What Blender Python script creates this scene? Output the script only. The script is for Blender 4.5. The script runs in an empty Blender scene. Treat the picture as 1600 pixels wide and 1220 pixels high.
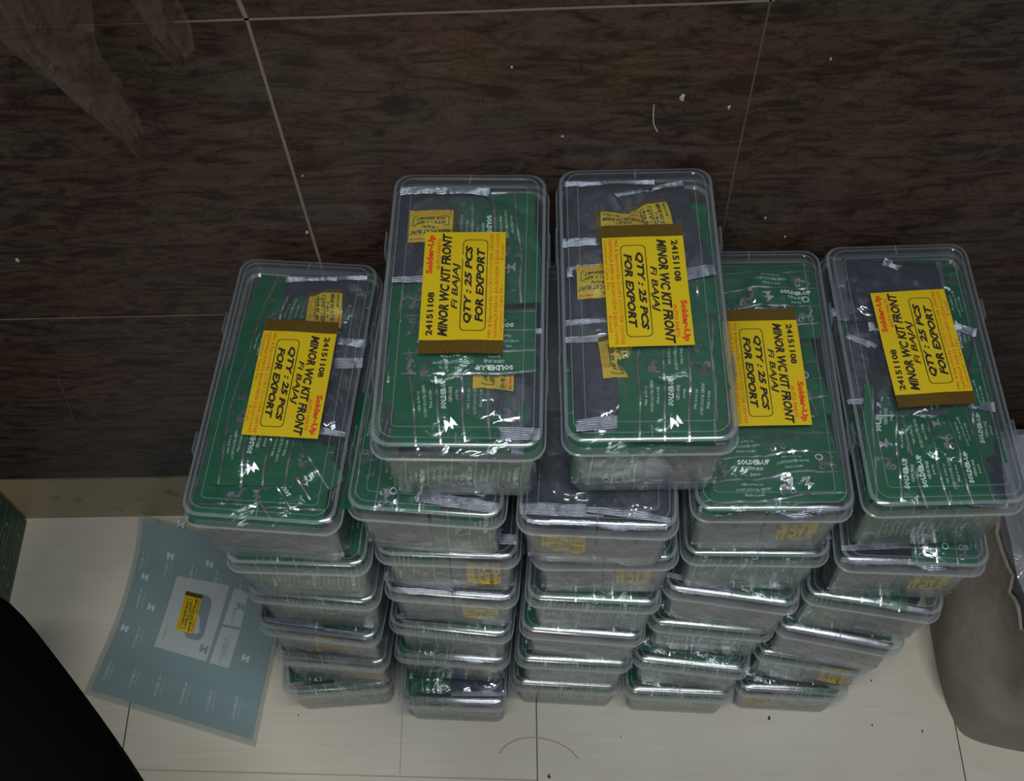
import bpy, math, random
from mathutils import Matrix, Vector, noise
PI = math.pi
SC = bpy.context.scene
COL = SC.collection

# ---------------------------------------------------------------- camera
cam_d = bpy.data.cameras.new('camera')
cam = bpy.data.objects.new('camera', cam_d)
COL.objects.link(cam)
right = Vector((0.9996, -0.0055, -0.0294)); down = Vector((-0.0194, -0.8681, -0.4959)); fwd = Vector((-0.0228, 0.4963, -0.8679))
m = Matrix.Identity(4)
for r in range(3):
    m[r][0] = right[r]; m[r][1] = -down[r]; m[r][2] = -fwd[r]
m.translation = Vector((0.0, -0.7554, 1.714))
cam.matrix_world = m
cam_d.sensor_width = 36.0
cam_d.sensor_fit = 'HORIZONTAL'
cam_d.lens = 1828.46 / 1600 * 36
cam_d.clip_start = 0.02
SC.camera = cam

# ---------------------------------------------------------------- light
world = bpy.data.worlds.new('room_ambience')
SC.world = world
world.use_nodes = True
wb = world.node_tree.nodes['Background']
wb.inputs[0].default_value = (0.80, 0.86, 1.0, 1)
wb.inputs[1].default_value = 0.16

def area(name, loc, target, sx, sy, power, color, spread=None):
    d = bpy.data.lights.new(name, 'AREA'); d.shape = 'RECTANGLE'; d.size = sx; d.size_y = sy
    d.energy = power; d.color = color
    o = bpy.data.objects.new(name, d); COL.objects.link(o)
    o.location = loc
    o.rotation_euler = (Vector(target) - Vector(loc)).to_track_quat('-Z', 'Y').to_euler()
    if spread: d.spread = math.radians(spread)
    return o
area('ceiling_tube_light', (0.20, -0.78, 2.62), (0.12, -0.3, 0), 1.1, 0.07, 4.2, (0.95, 0.98, 1.0), 70)
area('front_fill_light', (-.5, -2.0, 2.5), (-0.1, -0.2, 0.2), 0.5, 0.5, 2.6, (1.0, 0.97, 0.91), 60)  # added fill from the camera side, brightens the box fronts

SC.view_settings.view_transform = 'Standard'
SC.view_settings.look = 'None'
SC.view_settings.gamma = 1.0
SC.view_settings.use_curve_mapping = False
SC.view_settings.exposure = 0.0
SC.cycles.transparent_max_bounces = 40
SC.cycles.max_bounces = 8
SC.cycles.use_denoising = True
SC.cycles.caustics_reflective = False
SC.cycles.sample_clamp_indirect = 4.0

# ---------------------------------------------------------------- material helpers
def newmat(name):
    mt = bpy.data.materials.new(name); mt.use_nodes = True
    nt = mt.node_tree; nt.nodes.clear()
    out = nt.nodes.new('ShaderNodeOutputMaterial')
    return mt, nt, out
def N(nt, t, **kw):
    n = nt.nodes.new('ShaderNode' + t)
    for k, v in kw.items():
        if k.startswith('i_'):
            key = k[2:].replace('_', ' ')
            n.inputs[key].default_value = v
        else:
            setattr(n, k, v)
    return n
def L(nt, a, ao, b, bi):
    nt.links.new(a.outputs[ao], b.inputs[bi])
def ramp(nt, stops):
    n = nt.nodes.new('ShaderNodeValToRGB')
    e = n.color_ramp.elements
    while len(e) < len(stops): e.new(0.5)
    for i, (p, c) in enumerate(stops):
        e[i].position = p; e[i].color = (*c, 1)
    return n
def pbsdf(nt, color=(.5, .5, .5), rough=.5, metal=0.0, spec=0.5):
    p = N(nt, 'BsdfPrincipled')
    p.inputs['Base Color'].default_value = (*color, 1)
    p.inputs['Roughness'].default_value = rough
    p.inputs['Metallic'].default_value = metal
    p.inputs['Specular IOR Level'].default_value = spec
    return p
def simple(name, color, rough=.5, metal=0.0, spec=.5, bump=0, bscale=200, coords='Object'):
    mt, nt, out = newmat(name)
    p = pbsdf(nt, color, rough, metal, spec)
    if bump:
        tc = N(nt, 'TexCoord'); no = N(nt, 'TexNoise'); no.inputs['Scale'].default_value = bscale
        L(nt, tc, coords, no, 'Vector')
        b = N(nt, 'Bump'); b.inputs['Strength'].default_value = bump; b.inputs['Distance'].default_value = .002
        L(nt, no, 'Fac', b, 'Height'); L(nt, b, 'Normal', p, 'Normal')
    L(nt, p, 0, out, 0)
    return mt

def clear_film(name, tint, haze, haze_col, rough, bump=0.0, bscale=30, f0=0.035, gloss_gain=1.0, grazing=0.6):
    """thin clear plastic: light passes, a little is scattered by the milky body, the rest mirrors"""
    mt, nt, out = newmat(name)
    tr = N(nt, 'BsdfTransparent'); tr.inputs[0].default_value = (*tint, 1)
    di = N(nt, 'BsdfDiffuse'); di.inputs[0].default_value = (*haze_col, 1)
    tl = N(nt, 'BsdfTranslucent'); tl.inputs[0].default_value = (*haze_col, 1)
    hz = N(nt, 'MixShader'); hz.inputs[0].default_value = 0.4
    L(nt, di, 0, hz, 1); L(nt, tl, 0, hz, 2)
    body = N(nt, 'MixShader'); body.inputs[0].default_value = haze
    L(nt, tr, 0, body, 1); L(nt, hz, 0, body, 2)
    gl = N(nt, 'BsdfGlossy'); gl.inputs['Color'].default_value = (gloss_gain, gloss_gain, gloss_gain, 1); gl.inputs['Roughness'].default_value = rough
    lw = N(nt, 'LayerWeight'); lw.inputs['Blend'].default_value = 0.5
    pw = N(nt, 'Math', operation='POWER'); pw.inputs[1].default_value = 5.0
    mu = N(nt, 'Math', operation='MULTIPLY_ADD'); mu.inputs[1].default_value = grazing; mu.inputs[2].default_value = f0
    L(nt, lw, 'Facing', pw, 0); L(nt, pw, 0, mu, 0)
    mx = N(nt, 'MixShader'); L(nt, mu, 0, mx, 0); L(nt, body, 0, mx, 1); L(nt, gl, 0, mx, 2)
    if bump:
        tc = N(nt, 'TexCoord'); no = N(nt, 'TexNoise'); no.inputs['Scale'].default_value = bscale
        no.inputs['Detail'].default_value = 3; no.inputs['Distortion'].default_value = 1.2
        L(nt, tc, 'Object', no, 'Vector')
        b = N(nt, 'Bump'); b.inputs['Strength'].default_value = bump; b.inputs['Distance'].default_value = .004
        L(nt, no, 'Fac', b, 'Height')
        for q in (gl, di, tl): L(nt, b, 'Normal', q, 'Normal')
    L(nt, mx, 0, out, 0)
    return mt

M = {}
M['lid'] = clear_film('clear_lid_plastic', (.96, .97, .98), .022, (.60, .70, .82), .14, .05, 25)
M['tray'] = clear_film('milky_tray_plastic', (.965, .975, .97), .050, (.78, .84, .82), .13, .10, 22, grazing=.40)
M['rim'] = clear_film('edge_highlight_plastic', (.90, .93, .94), .24, (.66, .75, .82), .15)  # same plastic with milkier haze, paints in the bright edge outlines
M['clip'] = clear_film('milky_clip_plastic', (.9, .92, .93), .16, (.62, .70, .80), .14)
M['film'] = clear_film('crinkled_clear_film', (.93, .94, .96), .03, (.62, .68, .80), .10, 1.0, 22, f0=.09)
M['sleeve'] = clear_film('matt_poly_sleeve', (.93, .95, .95), .13, (.62, .66, .64), .25, .35, 9)
M['yellow'] = simple('yellow_sticker_paper', (.53, .39, .006), .42)
M['black_ink'] = simple('black_ink', (.012, .012, .010), .5)
M['red_ink'] = simple('red_ink', (.58, .035, .012), .5)
M['orange_ink'] = simple('orange_ink', (.60, .10, .008), .5)
M['rubber'] = simple('black_rubber', (.016, .018, .028), .32, bump=.2, bscale=60)
M['black_cloth'] = simple('black_trouser_cloth', (.0035, .0035, .004), .95, spec=.05, bump=.5, bscale=900)
M['skin'] = simple('skin', (.36, .19, .11), .6)
M['grout'] = simple('pale_grout', (.17, .145, .105), .85)
M['grout_faint'] = simple('faint_joint', (.075, .06, .045), .8)
M['sack_light'] = simple('pale_brown_fibre', (.36, .31, .22), .9)
M['fleck'] = simple('pale_fleck', (.36, .33, .25), .9)
M['dark_fleck'] = simple('dark_debris', (.06, .045, .03), .9)
M['floor_joint'] = simple('floor_joint', (.07, .06, .045), .9)
M['floor_joint_faint'] = simple('floor_joint_faint', (.36, .33, .25), .9)
M['pale_ink'] = simple('pale_print', (.56, .68, .60), .4)

def foil_green():
    mt, nt, out = newmat('green_foil')
    p = pbsdf(nt, (0.0, .082, .030), .17, .0, .45)
    tc = N(nt, 'TexCoord')
    no = N(nt, 'TexNoise'); no.inputs['Scale'].default_value = 26; no.inputs['Detail'].default_value = 3; no.inputs['Distortion'].default_value = 1.8
    L(nt, tc, 'Object', no, 'Vector')
    b = N(nt, 'Bump'); b.inputs['Strength'].default_value = .75; b.inputs['Distance'].default_value = .003
    L(nt, no, 'Fac', b, 'Height'); L(nt, b, 'Normal', p, 'Normal')
    L(nt, p, 0, out, 0); return mt
M['green'] = foil_green()
def foil_silver(name, base, rough, rainbow, crimp):
    mt, nt, out = newmat(name)
    p = pbsdf(nt, base, rough, .9)
    tc = N(nt, 'TexCoord')
    no = N(nt, 'TexNoise'); no.inputs['Scale'].default_value = 60; no.inputs['Detail'].default_value = 3
    L(nt, tc, 'Object', no, 'Vector')
    if rainbow:
        n2 = N(nt, 'TexNoise'); n2.inputs['Scale'].default_value = 130
        L(nt, tc, 'Object', n2, 'Vector')
        hs = N(nt, 'HueSaturation'); hs.inputs['Color'].default_value = (.55, .35, .42, 1); hs.inputs['Saturation'].default_value = .8
        L(nt, n2, 'Fac', hs, 'Hue'); 
        mx = N(nt, 'MixRGB'); mx.inputs[0].default_value = rainbow; mx.inputs[1].default_value = (*base, 1)
        L(nt, hs, 0, mx, 2); L(nt, mx, 0, p, 'Base Color')
    b = N(nt, 'Bump'); b.inputs['Strength'].default_value = .8; b.inputs['Distance'].default_value = .003
    if crimp:
        ck = N(nt, 'TexWave'); ck.inputs['Scale'].default_value = 160; ck.inputs['Distortion'].default_value = 1.5
        L(nt, tc, 'Object', ck, 'Vector')
        ad = N(nt, 'Math', operation='MULTIPLY_ADD'); ad.inputs[1].default_value = .35
        L(nt, ck, 'Fac', ad, 0); L(nt, no, 'Fac', ad, 2); L(nt, ad, 0, b, 'Height')
    else:
        L(nt, no, 'Fac', b, 'Height')
    L(nt, b, 'Normal', p, 'Normal')
    L(nt, p, 0, out, 0); return mt
M['stripe'] = foil_silver('holographic_stripe', (.40, .41, .46), .3, .35, False)
M['crimp'] = foil_silver('crimped_silver_foil', (.42, .45, .52), .34, 0, True)
M['inner'] = foil_silver('bluish_foil_lining', (.042, .052, .088), .30, 0, False)
def brown_band():
    mt, nt, out = newmat('brown_hologram_band')
    p = pbsdf(nt, (.10, .05, .012), .35, .5)
    tc = N(nt, 'TexCoord'); br = N(nt, 'TexBrick')
    br.inputs['Scale'].default_value = 160; br.inputs['Color1'].default_value = (.050, .026, .009, 1); br.inputs['Color2'].default_value = (.085, .045, .014, 1)
    br.inputs['Mortar'].default_value = (.26, .19, .05, 1); br.inputs['Mortar Size'].default_value = .035
    L(nt, tc, 'Object', br, 'Vector')
    no = N(nt, 'TexNoise'); no.inputs['Scale'].default_value = 90; L(nt, tc, 'Object', no, 'Vector')
    hs = N(nt, 'HueSaturation'); hs.inputs['Saturation'].default_value = 1.1; L(nt, br, 'Color', hs, 'Color')
    L(nt, hs, 0, p, 'Base Color'); L(nt, p, 0, out, 0); return mt
M['band'] = brown_band()

def wall_mat():
    mt, nt, out = newmat('dark_wood_grain_tile')
    p = pbsdf(nt, (.03, .02, .015), .40, 0, .35)
    tc = N(nt, 'TexCoord')
    def mapped(sx, sz):
        mp = N(nt, 'Mapping'); mp.inputs['Scale'].default_value = (sx, 1, sz); L(nt, tc, 'Object', mp, 'Vector'); return mp
    # long horizontal wavy streaks
    a = N(nt, 'TexNoise'); a.inputs['Scale'].default_value = 5; a.inputs['Detail'].default_value = 7; a.inputs['Roughness'].default_value = .66; a.inputs['Distortion'].default_value = 1.6
    L(nt, mapped(2.6, 11), 0, a, 'Vector')
    # fine crackle like veins
    w = N(nt, 'TexNoise'); w.inputs['Scale'].default_value = 12; w.inputs['Detail'].default_value = 5; w.inputs['Distortion'].default_value = 2.2
    L(nt, mapped(2.0, 4.5), 0, w, 'Vector')
    sub = N(nt, 'Math', operation='SUBTRACT'); sub.inputs[1].default_value = .5; L(nt, w, 'Fac', sub, 0)
    ab = N(nt, 'Math', operation='ABSOLUTE'); L(nt, sub, 0, ab, 0)
    vein = ramp(nt, [(0.0, (0, 0, 0)), (0.035, (1, 1, 1))]); L(nt, ab, 0, vein, 'Fac')
    c = ramp(nt, [(.40, (.020, .011, .0078)), (.50, (.048, .0315, .023)), (.64, (.064, .046, .035))]); L(nt, a, 'Fac', c, 'Fac')
    dk = N(nt, 'MixRGB'); dk.blend_type = 'MULTIPLY'; dk.inputs[0].default_value = .55
    L(nt, c, 'Color', dk, 1); L(nt, vein, 'Color', dk, 2)
    # broad reddish / greyish drift
    g = N(nt, 'TexNoise'); g.inputs['Scale'].default_value = 4; g.inputs['Detail'].default_value = 3; L(nt, mapped(1, 3), 0, g, 'Vector')
    tint = ramp(nt, [(.35, (1.1, .82, .80)), (.62, (.92, 1.02, .98))]); L(nt, g, 'Fac', tint, 'Fac')
    fin = N(nt, 'MixRGB'); fin.blend_type = 'MULTIPLY'; fin.inputs[0].default_value = .8
    L(nt, dk, 0, fin, 1); L(nt, tint, 'Color', fin, 2); L(nt, fin, 0, p, 'Base Color')
    b = N(nt, 'Bump'); b.inputs['Strength'].default_value = .35; b.inputs['Distance'].default_value = .0015
    L(nt, dk, 0, b, 'Height'); L(nt, b, 'Normal', p, 'Normal')
    L(nt, p, 0, out, 0); return mt
M['wall'] = wall_mat()
def pale_wood(name, c1, c2, c3, stain=0.0):
    mt, nt, out = newmat(name)
    p = pbsdf(nt, c2, .38, 0, .4)
    tc = N(nt, 'TexCoord'); mp = N(nt, 'Mapping'); mp.inputs['Scale'].default_value = (2.2, 45, 45); L(nt, tc, 'Object', mp, 'Vector')
    a = N(nt, 'TexNoise'); a.inputs['Scale'].default_value = 4; a.inputs['Detail'].default_value = 6; a.inputs['Roughness'].default_value = .65
    L(nt, mp, 0, a, 'Vector')
    c = ramp(nt, [(.30, tuple((a + 2 * b) / 3 for a, b in zip(c1, c2))), (.52, c2), (.72, tuple((a + b) / 2 for a, b in zip(c3, c2)))]); L(nt, a, 'Fac', c, 'Fac')
    g = N(nt, 'TexNoise'); g.inputs['Scale'].default_value = 3.5; g.inputs['Detail'].default_value = 4; L(nt, tc, 'Object', g, 'Vector')
    t = ramp(nt, [(.35, (.86, .84, .80)), (.6, (1, 1, 1))]); L(nt, g, 'Fac', t, 'Fac')
    fin = N(nt, 'MixRGB'); fin.blend_type = 'MULTIPLY'; fin.inputs[0].default_value = .8; L(nt, c, 'Color', fin, 1); L(nt, t, 'Color', fin, 2)
    last = fin
    if stain:
        s = N(nt, 'TexNoise'); s.inputs['Scale'].default_value = 22; s.inputs['Detail'].default_value = 4; L(nt, tc, 'Object', s, 'Vector')
        sr = ramp(nt, [(.60, (1, 1, 1)), (.72, (.45, .38, .27))]); L(nt, s, 'Fac', sr, 'Fac')
        f2 = N(nt, 'MixRGB'); f2.blend_type = 'MULTIPLY'; f2.inputs[0].default_value = stain; L(nt, fin, 0, f2, 1); L(nt, sr, 'Color', f2, 2); last = f2
    L(nt, last, 0, p, 'Base Color'); L(nt, p, 0, out, 0); return mt
M['floor'] = pale_wood('pale_wood_grain_floor_tile', (.47, .435, .36), (.57, .54, .455), (.64, .61, .53))
M['skirting'] = pale_wood('stained_beige_skirting', (.26, .20, .12), (.36, .29, .18), (.42, .35, .23), .8)
def carton_mat():
    mt, nt, out = newmat('grey_brown_sack_paper')
    p = pbsdf(nt, (.25, .22, .16), .8, 0, .2)
    tc = N(nt, 'TexCoord'); a = N(nt, 'TexNoise'); a.inputs['Scale'].default_value = 7; a.inputs['Detail'].default_value = 7; L(nt, tc, 'Object', a, 'Vector')
    c = ramp(nt, [(.35, (.19, .175, .14)), (.65, (.28, .26, .21))]); L(nt, a, 'Fac', c, 'Fac'); L(nt, c, 'Color', p, 'Base Color')
    b = N(nt, 'Bump'); b.inputs['Strength'].default_value = .5; b.inputs['Distance'].default_value = .02; L(nt, a, 'Fac', b, 'Height'); L(nt, b, 'Normal', p, 'Normal')
    L(nt, p, 0, out, 0); return mt
M['sack'] = carton_mat()
M['sheet'] = simple('pale_teal_printed_film', (.19, .285, .305), .42, bump=.3, bscale=14)
M['sheet_white'] = simple('off_white_panel', (.45, .50, .49), .45)
M['sheet_grey'] = simple('grey_blue_print', (.17, .24, .28), .5)
M['sheet_ink'] = simple('whitish_print', (.55, .63, .62), .5)

# ---------------------------------------------------------------- mesh helpers
class MB:
    def __init__(s): s.v = []; s.f = []; s.m = []; s.mats = []; s.smooth = []
    def mi(s, mat):
        if mat not in s.mats: s.mats.append(mat)
        return s.mats.index(mat)
    def add(s, vs, fs, mat, smooth=False):
        b = len(s.v); k = s.mi(mat)
        s.v += [tuple(x) for x in vs]
        for f in fs: s.f.append([b + i for i in f]); s.m.append(k); s.smooth.append(smooth)
    def mesh(s, name):
        me = bpy.data.meshes.new(name); me.from_pydata(s.v, [], s.f)
        for q in s.mats: me.materials.append(M[q])
        me.polygons.foreach_set('material_index', s.m)
        me.polygons.foreach_set('use_smooth', s.smooth)
        me.update(); me.set_sharp_from_angle(angle=math.radians(32)); return me
def link(name, me, parent=None, loc=None, rz=None):
    o = bpy.data.objects.new(name, me); COL.objects.link(o)
    if parent is not None: o.parent = parent
    if loc is not None: o.location = loc
    if rz is not None: o.rotation_euler = (0, 0, rz)
    return o
def tag(o, label, cat, group=None):
    o['label'] = label; o['category'] = cat
    if group: o['group'] = group
    return o
def struct(o): o['kind'] = 'structure'; return o

def rrect(hx, hy, r, n=5):
    pts = []
    for cx, cy, a0 in ((hx - r, hy - r, 0), (-hx + r, hy - r, 90), (-hx + r, -hy + r, 180), (hx - r, -hy + r, 270)):
        for i in range(n + 1):
            a = math.radians(a0 + 90 * i / n); pts.append((cx + r * math.cos(a), cy + r * math.sin(a)))
    return pts
def loft(mb, rings, mat, n=5, cap0=False, cap1=False, smooth=True):
    k = 4 * (n + 1); vs = []; fs = []
    for (hx, hy, r, z) in rings: vs += [(x, y, z) for x, y in rrect(hx, hy, r, n)]
    for j in range(len(rings) - 1):
        for i in range(k):
            a = j * k + i; b = j * k + (i + 1) % k; fs.append((a, b, b + k, a + k))
    if cap0: fs.append(tuple(range(k - 1, -1, -1)))
    if cap1: fs.append(tuple((len(rings) - 1) * k + i for i in range(k)))
    mb.add(vs, fs, mat, smooth)
def banded(mb, rings, mats, n=5, cap0=False, cap1=False):
    """loft whose bands carry their own material; mats = {band index: material}, '' = default"""
    k = 4 * (n + 1); vs = []
    for (hx, hy, r, z) in rings: vs += [(x, y, z) for x, y in rrect(hx, hy, r, n)]
    b0 = len(mb.v); mb.v += vs
    for j in range(len(rings) - 1):
        mi = mb.mi(mats.get(j, mats['']))
        for i in range(k):
            a = j * k + i; b = j * k + (i + 1) % k; mb.f.append([b0 + a, b0 + b, b0 + b + k, b0 + a + k]); mb.m.append(mi); mb.smooth.append(True)
    for cap, idx in ((cap0, range(k - 1, -1, -1)), (cap1, [(len(rings) - 1) * k + i for i in range(k)])):
        if cap: mb.f.append([b0 + i for i in idx]); mb.m.append(mb.mi(mats[''])); mb.smooth.append(True)
def box(mb, x0, x1, y0, y1, z0, z1, mat):
    vs = [(x, y, z) for z in (z0, z1) for x, y in ((x0, y0), (x1, y0), (x1, y1), (x0, y1))]
    mb.add(vs, [(3, 2, 1, 0), (4, 5, 6, 7), (0, 1, 5, 4), (1, 2, 6, 5), (2, 3, 7, 6), (3, 0, 4, 7)], mat)

# text -> triangles (cached), normalised so that x runs 0..w and the text height is 0..1
_tc = {}
def text_tris(s, bold=0.0, shear=0.0, res=1):
    key = (s, bold, shear, res)
    if key in _tc: return _tc[key]
    cu = bpy.data.curves.new('t', 'FONT'); cu.body = s; cu.resolution_u = res; cu.offset = bold
    ob = bpy.data.objects.new('t', cu); COL.objects.link(ob)
    dg = bpy.context.evaluated_depsgraph_get()
    me = bpy.data.meshes.new_from_object(ob.evaluated_get(dg))
    vs = [(v.co.x + shear * v.co.y, v.co.y) for v in me.vertices]; fs = [tuple(p.vertices) for p in me.polygons]
    bpy.data.objects.remove(ob); bpy.data.curves.remove(cu); bpy.data.meshes.remove(me)
    x0 = min(v[0] for v in vs); x1 = max(v[0] for v in vs); y0 = min(v[1] for v in vs); y1 = max(v[1] for v in vs)
    vs = [((x - x0) / (x1 - x0), (y - y0) / (y1 - y0)) for x, y in vs]
    _tc[key] = (vs, fs); return _tc[key]
def put_text(mb, s, x0, y0, x1, y1, fn, mat, bold=0.0, shear=0.0, res=1):
    """text stretched into the rectangle; fn maps flat (x,y) to 3-D"""
    vs, fs = text_tris(s, bold, shear, res)
    mb.add([fn(x0 + u * (x1 - x0), y0 + v * (y1 - y0)) for u, v in vs], fs, mat)
def put_poly(mb, pts, fn, mat):
    mb.add([fn(x, y) for x, y in pts], [tuple(range(len(pts)))], mat)
def put_ring(mb, outer, inner, fn, mat):
    n = len(outer); vs = [fn(*p) for p in outer] + [fn(*p) for p in inner]
    mb.add(vs, [(i, (i + 1) % n, n + (i + 1) % n, n + i) for i in range(n)], mat)
def disc(cx, cy, r, n=14, a0=0): return [(cx + r * math.cos(a0 + 2 * PI * i / n), cy + r * math.sin(a0 + 2 * PI * i / n)) for i in range(n)]

# ---------------------------------------------------------------- room
H0 = 0.1560
def quad_strip(mb, pts, w, y, mat):
    for (a, b) in zip(pts[:-1], pts[1:]):
        dx, dz = b[0] - a[0], b[1] - a[1]; l = math.hypot(dx, dz); nx, nz = -dz / l * w / 2, dx / l * w / 2
        mb.add([(a[0] - nx, y, a[1] - nz), (b[0] - nx, y, b[1] - nz), (b[0] + nx, y, b[1] + nz), (a[0] + nx, y, a[1] + nz)], [(0, 1, 2, 3)], mat)
mb = MB(); box(mb, -2.2, 2.2, 0.0, 0.05, H0, 2.6, 'wall')
struct(link('wall_back', mb.mesh('wall_back')))
# skirting with an uneven upper edge
mb = MB(); box(mb, -2.2, 2.2, 0.005, 0.05, 0.0, H0, 'skirting')
struct(link('baseboard_back', mb.mesh('baseboard_back')))
mb = MB(); box(mb, -2.2, 2.2, -3.2, 0.05, -0.05, 0.0, 'floor')
struct(link('floor', mb.mesh('floor')))
rnd = random.Random(3)
def wiggle(p0, p1, n, a):
    return [(p0[0] + (p1[0] - p0[0]) * i / n + rnd.uniform(-a, a), p0[1] + (p1[1] - p0[1]) * i / n + rnd.uniform(-a, a)) for i in range(n + 1)]
trims = [
    ([(-.2376, 1.0255), (-.2366, .90), (-.2352, .7044), (-.235, .62)], .0030, 'grout'),
    ([(-.2376, 1.0255), (-.262, 1.25)], .0042, 'grout'),
    ([(.1970, 1.034), (.1965, .95), (.1958, .823), (.1965, .7233), (.196, .60)], .0018, 'grout_faint'),
    (wiggle((-.30, 1.0255), (.20, 1.031), 8, .0005), .0026, 'grout'),
    (wiggle((-.80, 1.022), (-.30, 1.0255), 4, .0003), .0016, 'grout_faint'),
    (wiggle((-1.2, .583), (-.365, .585), 8, .0006), .0022, 'grout'),
]
k = 0
for pts, w, mt in trims:
    k += 1; mb = MB(); quad_strip(mb, pts, w, -.0004, mt); struct(link('trim_%d' % k, mb.mesh('trim')))
def floor_strip(x0, y0, x1, y1, w, mt):
    global k
    k += 1; mb = MB(); dx, dy = x1 - x0, y1 - y0; l = math.hypot(dx, dy); nx, ny = -dy / l * w / 2, dx / l * w / 2
    mb.add([(x0 - nx, y0 - ny, .0004), (x1 - nx, y1 - ny, .0004), (x1 + nx, y1 + ny, .0004), (x0 + nx, y0 + ny, .0004)], [(0, 1, 2, 3)], mt)
    struct(link('trim_%d' % k, mb.mesh('trim')))
floor_strip(-.6127, 0, -.6127, -2, .0018, 'floor_joint'); floor_strip(-.0124, 0, -.0124, -2, .0016, 'floor_joint'); floor_strip(.588, 0, .588, -2, .0016, 'floor_joint')
floor_strip(-.6127, -.390, -.0124, -.412, .0020, 'floor_joint_faint')
floor_strip(-.2084, 0, -.2084, -.401, .0012, 'floor_joint_faint')
# marks on the wall
def scratch(pts, w, label, mt='grout_faint'):
    mb = MB(); quad_strip(mb, pts, w, -.0005, mt); tag(link('scratch', mb.mesh('scratch')), label, 'scratch')
scratch([(-.608, .456), (-.628, .345), (-.646, .245), (-.658, .18)], .0014, 'long faint slanting scratch low on the dark wall at left')
scratch([(-.503, .30), (-.505, .262), (-.514, .202)], .0013, 'short pale scratch on the dark wall beside the leftmost stack')
def curved_thread(name, pts, r, mat, label, cat):
    mb = MB(); P = [Vector(p) for p in pts]; Q = []
    for i in range(len(P) - 1):
        a = P[max(i - 1, 0)]; b = P[i]; c = P[i + 1]; d = P[min(i + 2, len(P) - 1)]
        for j in range(5):
            t = j / 5; Q.append(.5 * ((2 * b) + (c - a) * t + (2 * a - 5 * b + 4 * c - d) * t * t + (3 * b - a - 3 * c + d) * t ** 3))
    Q.append(P[-1]); vs = []; fs = []
    for i, q in enumerate(Q):
        t = (Q[min(i + 1, len(Q) - 1)] - Q[max(i - 1, 0)]).normalized(); s = t.cross(Vector((.3, .2, 1))).normalized(); u = s.cross(t)
        for j in range(6): vs.append(q + r * (math.cos(j * PI / 3) * s + math.sin(j * PI / 3) * u))
    for i in range(len(Q) - 1):
        for j in range(6): fs.append((i * 6 + j, i * 6 + (j + 1) % 6, (i + 1) * 6 + (j + 1) % 6, (i + 1) * 6 + j))
    mb.add(vs, fs, mat, True)
    return tag(link(name, mb.mesh(name)), label, cat)
curved_thread('thread', [(.110, -.001, .914), (.1105, -.0012, .900), (.112, -.001, .888), (.116, -.001, .878)], .0007, 'fleck', 'short pale thread stuck upright on the dark wall above the tall boxes', 'thread')
curved_thread('thread', [(-.067, -.374, .001), (-.055, -.362, .0012), (-.035, -.354, .0014), (-.010, -.353, .0012), (.016, -.360, .001), (.034, -.370, .001), (.046, -.383, .001)], .0008, 'sack_light', 'curved pale thread lying on the floor in front of the stacks', 'thread')
def fleck(x, z, r, label, mt='fleck', floor=False, seed=0):
    rr = random.Random(seed * 7 + 1); n = 8; mb = MB(); top = []; bot = []
    for i in range(n):
        q = r * rr.uniform(.55, 1.15); a = 2 * PI * i / n
        top.append((q * math.cos(a) * .7, q * math.sin(a) * 1.1)); 
    if floor:
        vs = [(x + a, z + b, 0.0) for a, b in top] + [(x + a * .6, z + b * .6, r * .5) for a, b in top]
    else:
        vs = [(x + a, 0.0, z + b) for a, b in top] + [(x + a * .6, -r * .4, z + b * .6) for a, b in top]
    fs = [(i, (i + 1) % n, n + (i + 1) % n, n + i) for i in range(n)] + [tuple(range(n, 2 * n))]
    mb.add(vs, fs, mt, True)
    tag(link('fleck' if not floor else 'crumb', mb.mesh('fleck')), label, 'speck')
for i, (x, z, r, lb) in enumerate([
    (.135, .921, .0045, 'largest pale fleck on the dark wall, right of the upright thread'),
    (.179, .907, .0028, 'dull brown fleck on the dark wall near the right vertical joint'),
    (.027, .874, .0020, 'tiny pale fleck on the dark wall above the gap between the two tall stacks'),
    (.238, .743, .0022, 'pale fleck on the dark wall low, right of the right vertical joint'),
    (.264, .710, .0020, 'tiny white fleck on the dark wall just above the fourth stack'),
    (-.562, .698, .0034, 'pale fleck on the dark wall at the far left edge'),
    (-.228, .826, .0018, 'tiny pale fleck beside the left vertical joint'),
    (-.240, .736, .0032, 'pale blob of filler on the left vertical joint just above the leftmost stack'),
    (-.018, .964, .0020, 'tiny white fleck high on the dark wall in the middle'),
    (.260, .964, .0018, 'tiny pale fleck high on the dark wall at the right')]):
    fleck(x, z, r, lb, seed=i)
for i, (x, y, r, lb) in enumerate([
    (.004, -.407, .0040, 'largest dark crumb at the bottom edge of the floor near the middle joint'),
    (.324, -.329, .0035, 'dark crumb on the floor in front of the rightmost stack'),
    (.470, -.341, .0018, 'tiny dark crumb on the floor right of the rightmost stack'),
    (.540, -.350, .0024, 'small brown crumb on the floor beside the grey sack'),
    (-.361, -.316, .0018, 'tiny dark crumb on the floor left of the leftmost stack'),
    (.479, -.276, .0020, 'small dark crumb behind the others, right of the rightmost stack'),
    (.109, -.352, .0015, 'tiny crumb on the floor in front of the fourth stack')]):
    fleck(x, y, r, lb, 'dark_fleck', True, i + 20)

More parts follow.
